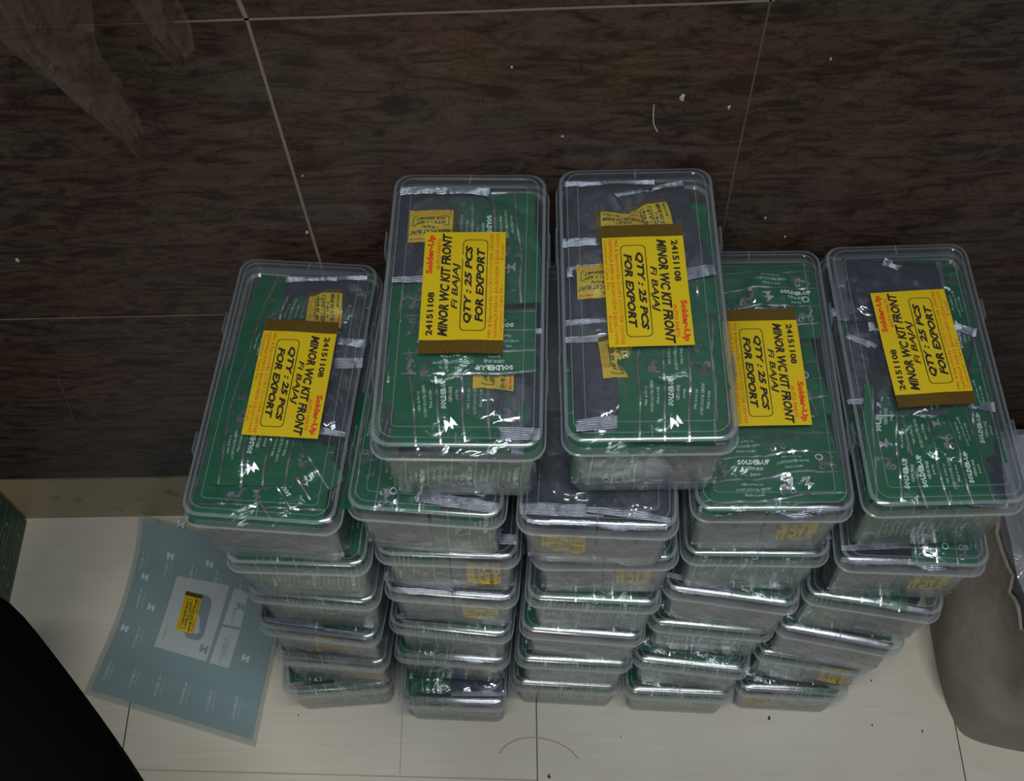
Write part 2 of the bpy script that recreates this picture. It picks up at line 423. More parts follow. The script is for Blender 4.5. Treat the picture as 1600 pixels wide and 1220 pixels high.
# ---------------------------------------------------------------- the clear storage box (tray, lid, hinges, latches)
BW, BL, BH = .1525 / 2, .3024 / 2, .1193
def tray_mesh():
    mb = MB(); a = lambda d, r, z: (BW - d, BL - d, r, z)
    banded(mb, [a(.0135, .010, 0), a(.0100, .012, .0015), a(.0088, .013, .005), a(.0050, .014, .086), a(.0022, .015, .0885), a(.0022, .015, .0935), a(.0030, .015, .1010),
              a(.0042, .014, .1010), a(.0040, .0135, .0890), a(.0064, .0125, .0865), a(.0102, .0115, .0055), a(.0120, .010, .0028)], {'': 'tray', 1: 'rim', 3: 'rim'}, cap0=True, cap1=True)
    return mb.mesh('tray')
def lid_mesh():
    mb = MB(); a = lambda d, r, z: (BW - d, BL - d, r, z)
    banded(mb, [a(.0012, .016, .0920), a(-.0006, .017, .0925), a(-.0006, .017, .0945), a(.0006, .016, .0955), a(.0012, .016, .1105), a(.0026, .016, .1140), a(.0055, .015, .1158), a(.0085, .014, .1160),
              a(.0095, .0130, .1176), a(.0104, .0125, .1176), a(.0114, .012, .1164), a(.0190, .006, .1162), a(.0198, .0045, .1176), a(.0206, .0038, .1176), a(.0214, .0032, .1166)], {'': 'lid', 0: 'rim', 1: 'rim', 2: 'rim', 5: 'rim', 8: 'rim', 12: 'rim'}, cap1=True)
    loft(mb, [a(.0012, .016, .0920), a(.0022, .0155, .0940), a(.0024, .0155, .1100), a(.0040, .015, .1132), a(.0065, .014, .1146), a(.0214, .004, .1153)], 'lid', cap1=True)
    # the moulding mark in the middle of the front and back rim
    for s in (-1, 1):
        box(mb, -.0006, .0006, s * (BL - .010) - .005, s * (BL - .010) + .005, .1158, .1172, 'clip')
    return mb.mesh('lid')
def hinge_mesh():
    mb = MB()
    loft(mb, [(.0008, .0105, .0006, .084), (.0014, .0110, .0008, .087), (.0014, .0110, .0008, .108), (.0006, .0100, .0006, .112)], 'clip', n=2, cap0=True, cap1=True)
    return mb.mesh('hinge')
def latch_mesh():
    mb = MB()
    loft(mb, [(.0006, .0090, .0005, .078), (.0012, .0115, .0008, .084), (.0014, .0120, .0008, .104), (.0006, .0110, .0005, .112)], 'clip', n=2, cap0=True, cap1=True)
    return mb.mesh('latch')
ME_TRAY, ME_LID, ME_HINGE, ME_LATCH = tray_mesh(), lid_mesh(), hinge_mesh(), latch_mesh()

# ---------------------------------------------------------------- yellow stickers
def sticker(mb, w, h, fn, qty, small=False, bend=0):
    """reading frame: x 0..w, y 0..h ; brown band at the start of the lines"""
    b = .105 * w; n = 8
    def grid(x0, x1, mat):
        vs = []; fs = []
        for j in range(n + 1):
            for i in range(n + 1): vs.append(fn(x0 + (x1 - x0) * i / n, h * j / n, 0))
        for j in range(n):
            for i in range(n): q = j * (n + 1) + i; fs.append((q, q + 1, q + n + 2, q + n + 1))
        mb.add(vs, fs, mat)
    grid(0, b, 'band'); grid(b, w, 'yellow')
    if small: grid_w = None
    f = lambda x, y: fn(x, y, .00035)
    X = lambda u: b + u * (w - b); Y = lambda v: v * h
    res = 1 if small else 2
    put_text(mb, '24151108', X(.04), Y(.845), X(.43), Y(.925), f, 'black_ink', .035, 0, res)
    put_text(mb, 'Solder-Up', X(.60), Y(.865), X(.97), Y(.965), f, 'red_ink', .045, 0, res)
    put_text(mb, 'AUTO PARTS', X(.64), Y(.795), X(.93), Y(.84), f, 'red_ink', .01, 0, res)
    put_text(mb, 'MINOR WC KIT FRONT', X(.03), Y(.665), X(.985), Y(.785), f, 'black_ink', .040, .25, res)
    put_text(mb, 'Fi BAJAJ', X(.28), Y(.540), X(.70), Y(.640), f, 'black_ink', .022, .25, res)
    put_text(mb, qty, X(.15), Y(.385), X(.86), Y(.490), f, 'black_ink', .045, .25, res)
    put_text(mb, 'FOR EXPORT', X(.16), Y(.250), X(.84), Y(.350), f, 'black_ink', .045, .25, res)
    c = [(X(.5) + x, Y(.37) + y) for x, y in rrect((w - b) * .42, h * .155, h * .06, 4)]
    ci = [(X(.5) + x, Y(.37) + y) for x, y in rrect((w - b) * .42 - .0007, h * .155 - .0007, h * .055, 4)]
    put_ring(mb, c, ci, f, 'black_ink')
    put_text(mb, 'Mfd. & Exported By: LUCKY SCOOTER CENTRE', X(.02), Y(.135), X(.98), Y(.190), f, 'red_ink' if not small else 'orange_ink', 0, 0, 1)
    put_text(mb, 'NAIWALA KAROL BAGH NEW DELHI-110005', X(.02), Y(.075), X(.98), Y(.120), f, 'red_ink' if not small else 'orange_ink', 0, 0, 1)
    put_text(mb, 'Customer Care No. :           E-mail :', X(.02), Y(.020), X(.90), Y(.060), f, 'red_ink' if not small else 'orange_ink', 0, 0, 1)
SW, SH = .134, .0755
def lid_sticker_mesh(bow):
    mb = MB()
    def fn(x, y, dz): return (x - SW / 2, y - SH / 2, .0003 + dz + bow * .0010 * math.sin(x * 60 + bow) * math.sin(y * 50) ** 2)
    sticker(mb, SW, SH, fn, 'QTY : 25 PCS')
    return mb.mesh('label_sticker')

# ---------------------------------------------------------------- sachets
def pillow(l, w, t, seed, lumps):
    def h(x, y):
        u = min(1, abs(2 * x / l)); v = min(1, abs(2 * y / w))
        e = (1 - u ** 5) * (1 - v ** 3)
        z = t * e
        for (a, b, r) in lumps:
            d = math.hypot(x - a, y - b) / r
            if d < 1.35: z += .0028 * min(1, max(0, (1.35 - d) / .35)) * min(1, e * 3)
        n1 = noise.noise(Vector((x * 38 + seed * 5.1, y * 38, seed * 1.7)))
        n2 = abs(noise.noise(Vector((x * 85, y * 85 + seed * 3.3, seed))))
        n3 = abs(noise.noise(Vector((x * 24 + y * 9 + seed, y * 30 - x * 6, seed * 2.2))))
        return z + (.0024 * n1 - .0026 * n2 - .0085 * max(0, .24 - n3)) * (.35 + .65 * e)
    return h
def surf(mb, l, w, fn, nx, ny, mat, x0=None, x1=None, flip=False):
    if x0 is None: x0, x1 = -l / 2, l / 2
    vs = []; fs = []
    for j in range(ny + 1):
        for i in range(nx + 1): vs.append(fn(x0 + (x1 - x0) * i / nx, -w / 2 + w * j / ny))
    for j in range(ny):
        for i in range(nx):
            q = j * (nx + 1) + i; f = (q, q + 1, q + nx + 2, q + nx + 1); fs.append(f[::-1] if flip else f)
    mb.add(vs, fs, mat, True)
def scooter(mb, x, y, s, f, mat):
    put_poly(mb, [(x + s * a, y + s * b) for a, b in ((-.5, -.10), (-.42, .16), (-.1, .22), (.02, .02), (.2, .02), (.34, .5), (.46, .5), (.5, .42), (.36, -.12), (.1, -.18))], f, mat)
    for cx in (-.3, .36):
        put_ring(mb, disc(x + s * cx, y - s * .28, s * .2), disc(x + s * cx, y - s * .28, s * .10), f, mat)
    put_poly(mb, disc(x + s * .28, y + s * .62, s * .14, 10), f, mat)
def bolt(mb, x, y, s, f, mat):
    put_poly(mb, [(x + s * a, y + s * b) for a, b in ((-.5, .45), (.28, .5), (.05, .08), (.5, .0), (-.1, -.5), (-.02, -.12), (-.3, -.1), (-.08, .2))], f, mat)
def warper(seed):
    def wq(x, y, z):
        return (x + .0032 * noise.noise(Vector((x * 16, y * 22, seed + 7.7))), y + .0040 * noise.noise(Vector((x * 20, y * 14, seed + 2.1))), z)
    return wq
def green_mesh(l, w, seed, lumps, phase=0, t=.0045):
    mb = MB(); h = pillow(l, w, t, seed, lumps); wq = warper(seed)
    fn = lambda x, y: wq(x, y, h(x, y)); f = lambda x, y: wq(x, y, h(x, y) + .0005)
    nx, ny = max(12, int(l / .0032)), max(10, int(w / .0032))
    surf(mb, l, w, fn, nx, ny, 'green'); surf(mb, l, w, lambda x, y: wq(x, y, -.0006 - .5 * t * (1 - abs(2 * x / l) ** 5) * (1 - abs(2 * y / w) ** 3)), 8, 8, 'green', flip=True)
    P = .0215; y = -w / 2 + (seed * .37 % 1) * P; row = 0
    inside = lambda a: max(-w / 2 + .001, min(w / 2 - .001, a))
    while y < w / 2:
        if -w / 2 < y and y + .0017 < w / 2:
            n = nx; vs = []; fs = []
            for i in range(n + 1):
                x = -l / 2 + l * i / n; vs += [f(x, y), f(x, y + .0017)]
            for i in range(n): fs.append((2 * i, 2 * i + 2, 2 * i + 3, 2 * i + 1))
            mb.add(vs, fs, 'stripe', True)
        a, b = y + .0017, y + P
        if a > -w / 2 and b < w / 2 + .004:
            x = -l / 2 + .003 - (seed * .61 % 1) * .03; c = 0
            while x < l / 2 - .012:
                kind = (c + 2 * row + phase) % 4; cw = (.036, .036, .020, .018)[kind]
                if x > -l / 2 + .001 and x + cw < l / 2 and b < w / 2:
                    if kind == 0:
                        put_text(mb, 'SOLDER-UP', x, a + .0128, x + .033, a + .0178, f, 'pale_ink', .045)
                        put_text(mb, 'GENUINE', x + .007, a + .0078, x + .025, a + .0108, f, 'pale_ink')
                        put_text(mb, 'parts', x + .011, a + .0022, x + .021, a + .0054, f, 'pale_ink')
                    elif kind == 1:
                        put_text(mb, 'Mfd. & Pkd. by', x + .006, a + .0140, x + .026, a + .0166, f, 'pale_ink')
                        put_text(mb, 'LUCKY SCOOTER CENTRE', x, a + .0090, x + .032, a + .0115, f, 'pale_ink')
                        put_text(mb, 'Made in India', x + .007, a + .0040, x + .025, a + .0064, f, 'pale_ink')
                    elif kind == 2: scooter(mb, x + .009, a + .009, .0155, f, 'stripe')
                    else: bolt(mb, x + .008, a + .0095, .0125, f, 'stripe')
                x += cw + .003; c += 1
        y += P; row += 1
    # ® rings are too small to read: a little hole punch ring near one end
    put_ring(mb, disc(l * .36, 0, .0036), disc(l * .36, 0, .0026), f, 'pale_ink')
    return mb.mesh('printed_sachet')
def cup_mesh(r):
    mb = MB(); prof = [(0, 0), (.93 * r, 0), (r, .0008), (r, .0052), (.9 * r, .0060), (.74 * r, .0060), (.66 * r, .0030), (.38 * r, .0030), (.34 * r, .0056), (.14 * r, .0056), (.10 * r, .003), (0, .003)]
    n = 22; vs = []; fs = []
    for (q, z) in prof:
        for i in range(n): a = 2 * PI * i / n; vs.append((q * math.cos(a), q * math.sin(a), z))
    for j in range(len(prof) - 1):
        for i in range(n): fs.append((j * n + i, j * n + (i + 1) % n, (j + 1) * n + (i + 1) % n, (j + 1) * n + i))
    mb.add(vs, fs, 'rubber', True); return mb.mesh('rubber_cup')
ME_CUP = cup_mesh(.024); ME_CUP2 = cup_mesh(.016)
def clear_set(l, w, seed, cups, lab, t=.0062):
    """clear-sided sachet: foil lining, rubber cups, small sticker, wrinkled film, crimped ends. lab=(x,y,rot)"""
    h = pillow(l, w, t, seed, [(a, b, r) for a, b, r in cups])
    out = []
    mb = MB(); surf(mb, l, w, lambda x, y: (x, y, -.0008 - .3 * t * (1 - abs(2 * x / l) ** 5) * (1 - abs(2 * y / w) ** 3)), 10, 10, 'inner')
    surf(mb, l, w, lambda x, y: (x, y, -.0014 - .3 * t * (1 - abs(2 * x / l) ** 5) * (1 - abs(2 * y / w) ** 3)), 6, 6, 'inner', flip=True)
    out.append(('foil_lining', mb.mesh('foil_lining'), None))
    for (a, b, r) in cups: out.append(('rubber_cup', ME_CUP if r > .017 else ME_CUP2, (a, b, -.0005)))
    nx, ny = max(12, int(l / .0032)), max(10, int(w / .0032))
    mb = MB(); surf(mb, l, w, lambda x, y: (x, y, h(x, y) + .0008), nx, ny, 'film'); out.append(('clear_film', mb.mesh('clear_film'), None))
    for s in (-1, 1):
        mb = MB()
        x0, x1 = (l / 2 - .011, l / 2) if s > 0 else (-l / 2, -l / 2 + .006)
        surf(mb, l, w, lambda x, y: (x, y, h(x, y) + .0011 + .0004 * math.sin(y * 900)), 4, ny, 'crimp', x0, x1)
        out.append(('crimped_end', mb.mesh('crimped_end'), None))
    if lab:
        lx, ly, lr = lab; c, s = math.cos(lr), math.sin(lr); mb = MB(); W2, H2 = .047, .036
        def fn(x, y, dz):
            X = (x - W2 / 2); Y = (y - H2 / 2); px = lx + c * X - s * Y; py = ly + s * X + c * Y
            return (px, py, h(max(-l / 2, min(l / 2, px)), max(-w / 2, min(w / 2, py))) + .0012 + dz)
        sticker(mb, W2, H2, fn, 'QTY : 1 KIT', True); out.append(('label_sticker', mb.mesh('label_sticker'), None))
    return out
G = {'g1': green_mesh(.128, .092, 1, [(.02, 0, .02), (-.03, .01, .018)], 0),
     'g2': green_mesh(.128, .092, 2.3, [(-.02, -.012, .02), (.03, .01, .017)], 1),
     'g3': green_mesh(.120, .070, 3.1, [(.01, 0, .02)], 2),
     'g4': green_mesh(.100, .092, 4.7, [(0, .01, .021)], 3),
     's1': green_mesh(.084, .128, 5.2, [(0, .03, .02), (.01, -.03, .02)], 0, .003),
     's2': green_mesh(.084, .128, 6.9, [(.01, -.02, .02)], 2, .003),
     's3': green_mesh(.084, .066, 7.4, [(0, 0, .02)], 1, .003),
     'e1': green_mesh(.128, .074, 8.8, [(.02, 0, .02)], 3, .003)}
R90 = PI / 2
CL = {'c1': clear_set(.115, .088, 11, [(.018, .012, .021), (-.022, -.014, .021)], (.005, .008, R90)),      # sticker reads across
      'c2': clear_set(.115, .088, 12, [(.02, -.015, .021), (-.024, .010, .014)], (-.012, .002, 0)),
      'c3': clear_set(.115, .080, 13, [(.015, .01, .021), (-.028, -.010, .021)], None),
      't1': clear_set(.084, .066, 14, [(0.012, 0, .021)], (-.004, .002, 0), .0045),
      't2': clear_set(.084, .066, 15, [(0, .002, .021)], (0, 0, R90), .0045),
      't3': clear_set(.084, .066, 16, [(.01, .005, .014)], None, .0045),
      't4': clear_set(.084, .128, 17, [(0, .03, .021), (.01, -.028, .021)], (.0, .012, -R90), .0045)}
PROTO = {}
def sachet(kind, mat, label, group):
    if kind in G:
        o = bpy.data.objects.new('printed_sachet', G[kind]); COL.objects.link(o)
    else:
        if kind not in PROTO:
            root = bpy.data.objects.new('clear_sachet', None); root.empty_display_size = .02; COL.objects.link(root); ch = []
            for nm, me, loc in CL[kind]:
                c = link(nm, me, root, loc)
                ch.append(c)
            PROTO[kind] = (root, ch); o = root
        else:
            r0, ch = PROTO[kind]; o = r0.copy(); COL.objects.link(o)
            for c in ch:
                d = c.copy(); COL.objects.link(d); d.parent = o
    tag(o, label, 'sachet', group)
    o.matrix_world = mat
    return o

# ---------------------------------------------------------------- stacks
BOX = {
 'A': [(-0.2967, -0.1629, 3.48), (-0.2579, -0.1559, -5.69), (-0.2432, -0.1544, -8.39), (-0.2403, -0.1548, -5.50), (-0.2372, -0.1656, -2.49), (-0.2503, -0.1678, -4.90)],
 'B': [(-0.1193, -0.1853, -2.79), (-0.1062, -0.1591, -5.32), (-0.0953, -0.1589, -6.83), (-0.0877, -0.1591, -5.99), (-0.0826, -0.1601, -4.73), (-0.0902, -0.1642, -7.16), (-0.0669, -0.1486, -1.83)],
 'C': [(0.0385, -0.1638, -3.98), (0.0412, -0.1667, -2.65), (0.0501, -0.1680, -4.69), (0.0578, -0.1691, -3.64), (0.0553, -0.1665, 0.53), (0.0654, -0.1797, -3.60), (0.0963, -0.1524, -0.36)],
 'D': [(0.1937, -0.1770, -3.53), (0.2059, -0.1742, -8.64), (0.2153, -0.1635, -6.64), (0.2334, -0.1686, -9.41), (0.2191, -0.1647, -2.16), (0.2119, -0.1670, -0.45)],
 'E': [(0.3503, -0.1766, -4.02), (0.3728, -0.1712, -10.45), (0.3827, -0.1811, -12.29), (0.3891, -0.1800, -10.47), (0.3855, -0.1766, -3.14), (0.3732, -0.1638, 1.53)],
}
STACK = {'A': 'leftmost stack', 'B': 'second stack from the left', 'C': 'middle stack', 'D': 'second stack from the right', 'E': 'rightmost stack'}
ROW = ['bottom box', 'second box up', 'third box up', 'fourth box up', 'fifth box up', 'sixth box up', 'top box']
def row(c, i):
    n = len(BOX[c]); return 'top box' if i == n - 1 else ROW[i]
def where(c, i): return '%s, %s' % (row(c, i), SHORT[c])
SHORT = {'A': 'leftmost stack', 'B': 'second stack from left', 'C': 'middle stack', 'D': 'second stack from right', 'E': 'rightmost stack'}
def used(txt): return txt
# what shows through each front wall (left, right or one wide), and on top; per box from the bottom up
FRONT = {
 'A': [('s1',), ('s3', 't2'), ('t4',), ('s1',), ('s2',), ('t3', 't3')],
 'B': [('s3', 't3'), ('s3', 't1'), ('s1',), ('t3', 't2'), ('s3', 't1'), ('t3', 's3'), ('s2',)],
 'C': [('s2',), ('s1',), ('t3', 't3'), ('s2',), ('t3', 't1'), ('t2', 't3'), ('s3', 't3')],
 'D': [('s1',), ('s2',), ('s1',), ('t3', 't3'), ('s2',), ('t3', 't1')],
 'E': [('t2', 's3'), ('s3', 't1'), ('t3', 't3'), ('s3', 't3'), ('t3', 't1'), ('s1',)],
}
LOOK = {'g': 'green printed sachet', 's': 'green printed sachet', 'e': 'green printed sachet', 'c': 'clear rubber-cup sachet', 't': 'clear rubber-cup sachet'}
def look(k): return LOOK[k[0]]
mb_cache = {}
box_proto = None
o_lid = {}
XF = {}
def local(x, y, z, rz=0, rx=0, ry=0, s=1):
    return Matrix.Translation((x, y, z)) @ Matrix.Rotation(math.radians(rz), 4, 'Z') @ Matrix.Rotation(math.radians(rx), 4, 'X') @ Matrix.Rotation(math.radians(ry), 4, 'Y')
def make_box(M4, label):
    global box_proto
    if box_proto is None:
        root = bpy.data.objects.new('storage_box', None); root.empty_display_size = .05; COL.objects.link(root)
        ch = [link('tray', ME_TRAY, root), link('lid', ME_LID, root)]
        for s in (-1, 1): ch.append(link('hinge', ME_HINGE, ch[1], (BW + .0010, s * .070, 0)))
        for s in (-1, 1): ch.append(link('latch', ME_LATCH, ch[1], (-BW - .0010, s * .070, 0)))
        box_proto = (root, ch); o = root
    else:
        r0, ch = box_proto; o = r0.copy(); COL.objects.link(o)
        new = []
        for c in ch:
            d = c.copy(); COL.objects.link(d); d.parent = o if c.parent is r0 else new[1]; new.append(d)
        ch = new
    o.matrix_world = M4
    o_lid[o.name] = ch[1]
    tag(o, label, 'storage box', 'clear storage boxes stacked against the wall')
    return o
rr = random.Random(11)
# neighbouring boxes of one layer must not run into each other
for _ in range(60):
    for i in range(7):
        cs = [c for c in 'ABCDE' if i < len(BOX[c])]
        for a, b in zip(cs[:-1], cs[1:]):
            if ord(b) - ord(a) > 1: continue
            p, q = BOX[a][i], BOX[b][i]
            need = (2 * BW + .003) / math.cos(math.radians((p[2] + q[2]) / 2)) + abs(math.radians(p[2] - q[2])) * BL * .45
            gap = q[0] - p[0] - (q[1] - p[1]) * math.tan(math.radians(-(p[2] + q[2]) / 2))
            if gap < need:
                e = (need - gap) / 2 * .5
                BOX[a][i] = (p[0] - e, p[1], p[2]); BOX[b][i] = (q[0] + e, q[1], q[2])
                m_ = (p[2] + q[2]) / 2
                BOX[a][i] = (BOX[a][i][0], p[1], p[2] + (m_ - p[2]) * .05); BOX[b][i] = (BOX[b][i][0], q[1], q[2] + (m_ - q[2]) * .05)
for c in 'ABCDE':
    for i, (x, y, deg) in enumerate(BOX[c]):
        th = math.radians(deg)
        top = max(BL * math.cos(th) + BW * abs(math.sin(th)), 0)
        y = min(y, -.002 - top)
        M4 = Matrix.Translation((x, y, i * BH + (.0005 if i == 0 else 0))) @ Matrix.Rotation(th, 4, 'Z')
        XF[(c, i)] = M4
        is_top = i == len(BOX[c]) - 1
        extra = ' with big yellow lid sticker' if is_top else ''
        bx = make_box(M4, 'clear lidded plastic box%s, %s' % (extra, where(c, i)))
        if is_top:
            X, Y, rz, bow = {'A': (.0065, .0045, -90 + 0.5, 1.0), 'B': (-.0005, .0085, 90.5, 1.4), 'C': (.0035, .0105, -90 + 1.0, .5), 'D': (.0035, .0055, -90 + 1.0, .3), 'E': (.0035, .0205, 92.0, .9)}[c]
            st = link('label_sticker', lid_sticker_mesh(bow), o_lid[bx.name]); st.matrix_local = local(X, Y, .1184, rz)
        # sachets standing behind the front wall
        fr = FRONT[c][i]; gname = 'sachets packed in the %s of the %s' % (row(c, i), STACK[c])
        for j, kd in enumerate(fr):
            xo = 0 if len(fr) == 1 else (-.0335 if j == 0 else .0335)
            tilt = 87.0
            ml = Matrix.Translation((xo + rr.uniform(-.001, .001), -BL + .0165, .0485)) @ Matrix.Rotation(math.radians(tilt), 4, 'X') @ Matrix.Rotation(math.radians(90 if rr.random() < .6 else -90), 4, 'Z')
            side = ('' if len(fr) == 1 else (' left' if j == 0 else ' right'))
            sachet(kd, M4 @ ml, '%s at the front wall%s, %s' % (look(kd), side, where(c, i)), gname)
        # sachets seen through the side walls
        sd = {'A': (1,), 'B': (1,), 'C': (), 'D': (-1,), 'E': (-1, 1)}[c]
        if is_top: sd = (1, -1)
        for s in sd:
            for yy, nm in ((-.055, 'front'), (.075, 'rear')):
                if nm == 'rear' and not is_top and c != 'E': continue
                ml = Matrix.Translation((s * (BW - .0165), yy, .047)) @ Matrix.Rotation(s * math.radians(87), 4, 'Y') @ Matrix.Rotation(math.radians(90), 4, 'Z')
                sachet('e1', M4 @ ml, 'green sachet standing at the %s wall, %s half, %s' % ('right' if s > 0 else 'left', nm, where(c, i)), gname)
        # lying sachets at the top of the covered boxes
        if not is_top:
            tops = {('B', 5): ('g1', 'c3'), ('C', 5): ('c3', 'c3'), ('B', 0): ('g3', 'c3'), ('E', 4): ('c3', 'g3'), ('A', 0): ('g3', 'c3')}.get((c, i))
            if tops is None: tops = rr.choice([('g3', 'g3'), ('g3', 'c3'), ('g2', ), ('g3', 'g3'), ('c3', 'g3')])
            for j, kd in enumerate(tops):
                xo = 0 if len(tops) == 1 else (-.034 if j == 0 else .034)
                ml = local(xo, -.074 + rr.uniform(-.006, .006), .097 + .003 * j, (90 if rr.random() < .5 else -90) + rr.uniform(-6, 6), 0, rr.uniform(-1.5, 1.5))
                side = '' if len(tops) == 1 else (' left' if j == 0 else ' right')
                sachet(kd, M4 @ ml, '%s under the lid%s, %s' % (look(kd), side, where(c, i)), gname)

# what lies under the five top lids: (kind, x, y, level, rz, label)
TOP = {
 ('B', 6): [
  ('g2', .036, -.088, 0, 90, 'dark green sachet lowest at the front right of the %s'),
  ('g1', -.030, .02, 0, 90, 'green sachet lowest in the middle left of the %s'),
  ('c3', .0, -.112, 1, 0, 'unlabelled clear sachet at the front edge of the %s'),
  ('c1', -.026, .106, 3, 90, 'clear sachet, yellow sticker upside down, back left of the %s'),
  ('g1', .048, .074, 2, -86, 'green sachet at the back right of the %s'),
  ('g3', -.054, -.040, 3, 86, 'narrow green sachet along the left edge of the %s'),
  ('c2', .036, -.074, 2, -90, 'clear sachet, half-hidden yellow sticker, front right of the %s'),
  ('g1', -.016, -.074, 4, 96, 'green sachet uppermost at the front of the %s'),
  ('g3', .006, -.038, 6, 182, 'green sachet crosswise just below the big sticker of the %s')],
 ('C', 6): [
  ('g2', -.030, -.105, 0, 0, 'green sachet at the front left corner of the %s'),
  ('g2', .035, .060, 0, 90, 'green sachet along the back right of the %s'),
  ('c1', -.024, .104, 4, -90, 'clear sachet, yellow sticker upright, back left of the %s'),
  ('c2', .046, .092, 3, -78, 'clear sachet, tilted yellow sticker, back right of the %s'),
  ('c1', -.036, .020, 3, 90, 'clear sachet, yellow sticker upside down, mid left of the %s'),
  ('c2', -.034, -.068, 2, -86, 'clear sachet, yellow sticker reading downward, front left of the %s'),
  ('g2', .048, -.035, 3, 100, 'green sachet aslant on the right of the %s'),
  ('g1', .022, -.088, 5, 86, 'green sachet uppermost at the front of the %s')],
 ('A', 5): [
  ('g2', .035, .088, 0, 5, 'green sachet lowest at the back right of the %s'),
  ('g1', -.036, .085, 1, 84, 'green sachet at the back left of the %s'),
  ('g2', -.010, -.110, 1, 0, 'green sachet across the front edge of the %s'),
  ('g2', .030, -.080, 2, 128, 'green sachet slanted at the front right of the %s'),
  ('c2', .030, .100, 3, -84, 'clear sachet, half-covered yellow sticker, back right of the %s'),
  ('c3', .044, .010, 3, 88, 'silvery clear sachet right of big sticker of the %s'),
  ('g1', -.032, -.044, 4, 92, 'green sachet uppermost at the front left of the %s')],
 ('D', 5): [
  ('g1', -.035, -.03, 0, 90, 'green sachet lowest at the left of the %s'),
  ('g2', .036, .0, 1, 8, 'green sachet across the middle right of the %s'),
  ('g1', -.005, .104, 2, 38, 'green sachet slanted at the back of the %s'),
  ('g4', .040, .096, 3, 2, 'green sachet upright in the back right corner of the %s'),
  ('g2', .044, -.036, 2, -80, 'green sachet along the right edge of the %s'),
  ('g4', -.030, -.102, 3, 4, 'green sachet at the front left of the %s'),
  ('g1', .020, -.098, 5, 6, 'green sachet uppermost at the front of the %s')],
 ('E', 5): [
  ('g2', .0, .110, 0, 0, 'green sachet lowest at the back of the %s'),
  ('c3', -.034, .03, 0, 90, 'dark clear sachet lowest at the left of the %s'),
  ('g3', .055, .070, 2, 90, 'narrow green sachet along the back right edge of the %s'),
  ('c3', -.008, .104, 3, 176, 'crumpled clear sachet at the back of the %s'),
  ('c2', .014, .088, 2, 60, 'clear sachet mostly hidden by the big sticker of the %s'),
  ('c3', .046, .012, 3, 70, 'silvery clear sachet right of big sticker of the %s'),
  ('c3', .050, -.098, 2, 84, 'dark clear sachet at the front right of the %s'),
  ('g3', .058, -.036, 1, 90, 'narrow green sachet along the right edge of the %s'),
  ('g2', -.030, -.078, 3, 82, 'green sachet at the front left of the %s'),
  ('c3', -.004, .002, 4, 84, 'clear sachet, broad silver crimped end, middle of the %s'),
  ('g3', .010, -.100, 5, 94, 'narrow green sachet uppermost at the front of the %s')],
}
for (c, i), items in TOP.items():
    M4 = XF[(c, i)]; g = 'sachets packed in the %s of the %s' % (row(c, i), STACK[c])
    for (kd, x, y, lv, rz, lb) in items:
        ml = local(x, y, .0895 + lv * .0027, rz, rr.uniform(-1.5, 1.5), rr.uniform(-1.5, 1.5))
        # keep the outline inside the tray
        W0 = {'g1': (.128, .092), 'g2': (.128, .092), 'g3': (.120, .070), 'g4': (.100, .092), 'c1': (.115, .088), 'c2': (.115, .088), 'c3': (.115, .080)}[kd]
        a = math.radians(rz); ex = abs(math.cos(a)) * W0[0] / 2 + abs(math.sin(a)) * W0[1] / 2; ey = abs(math.sin(a)) * W0[0] / 2 + abs(math.cos(a)) * W0[1] / 2
        sx = min(1, (BW - .005) / ex); 
        lx = BW - .005 - ex * sx; ly = BL - .005 - ey * sx
        nx = max(-lx, min(lx, x)); ny = max(-ly, min(ly, y))
        ml.translation.x = nx; ml.translation.y = ny
        if sx < 1: ml = ml @ Matrix.Diagonal((sx, sx, 1, 1))
        sachet(kd, M4 @ ml, lb.replace(' of the %s', ', ' + where(c, i)), g)

# ---------------------------------------------------------------- printed sleeve on the floor
P0 = Vector((-.685, -.281)); P1 = Vector((-.419, -.362)); P2 = Vector((-.385, -.060)); P3 = Vector((-.640, .002))
def sheet_xy(u, v):
    a = P0.lerp(P1, u); b = P3.lerp(P2, u); p = a.lerp(b, v)
    p.x += .012 * math.sin(PI * v) * (1 - u) ; return p
def sheet_z(u, v): return .0022 + .016 * max(0, v - .80) / .2 * (1 - u) ** 1.5 + .0016 * math.sin(7 * v + 3 * u) ** 2 + (.0012 if abs(v - .17 - .03 * u) < .012 else 0)
def sfn(dz, in_=0.0):
    def f(u, v):
        u2 = in_ + (1 - 2 * in_) * u; v2 = in_ + (1 - 2 * in_) * v
        p = sheet_xy(u2, v2); return (p.x, p.y, sheet_z(u2, v2) + dz)
    return f
def uvsurf(mb, f, n, mt, flip=False):
    vs = [f(i / n, j / n) for j in range(n + 1) for i in range(n + 1)]; fs = []
    for j in range(n):
        for i in range(n): q = j * (n + 1) + i; t = (q, q + 1, q + n + 2, q + n + 1); fs.append(t[::-1] if flip else t)
    mb.add(vs, fs, mt, True)
sl = bpy.data.objects.new('printed_sleeve', None); COL.objects.link(sl)
tag(sl, 'flat pale teal printed sleeve with tiny yellow sticker, on floor by leftmost stack', 'plastic sleeve')
mb = MB(); f0 = sfn(0, .03); uvsurf(mb, f0, 40, 'sheet'); uvsurf(mb, sfn(-.0008, .03), 20, 'sheet', True)
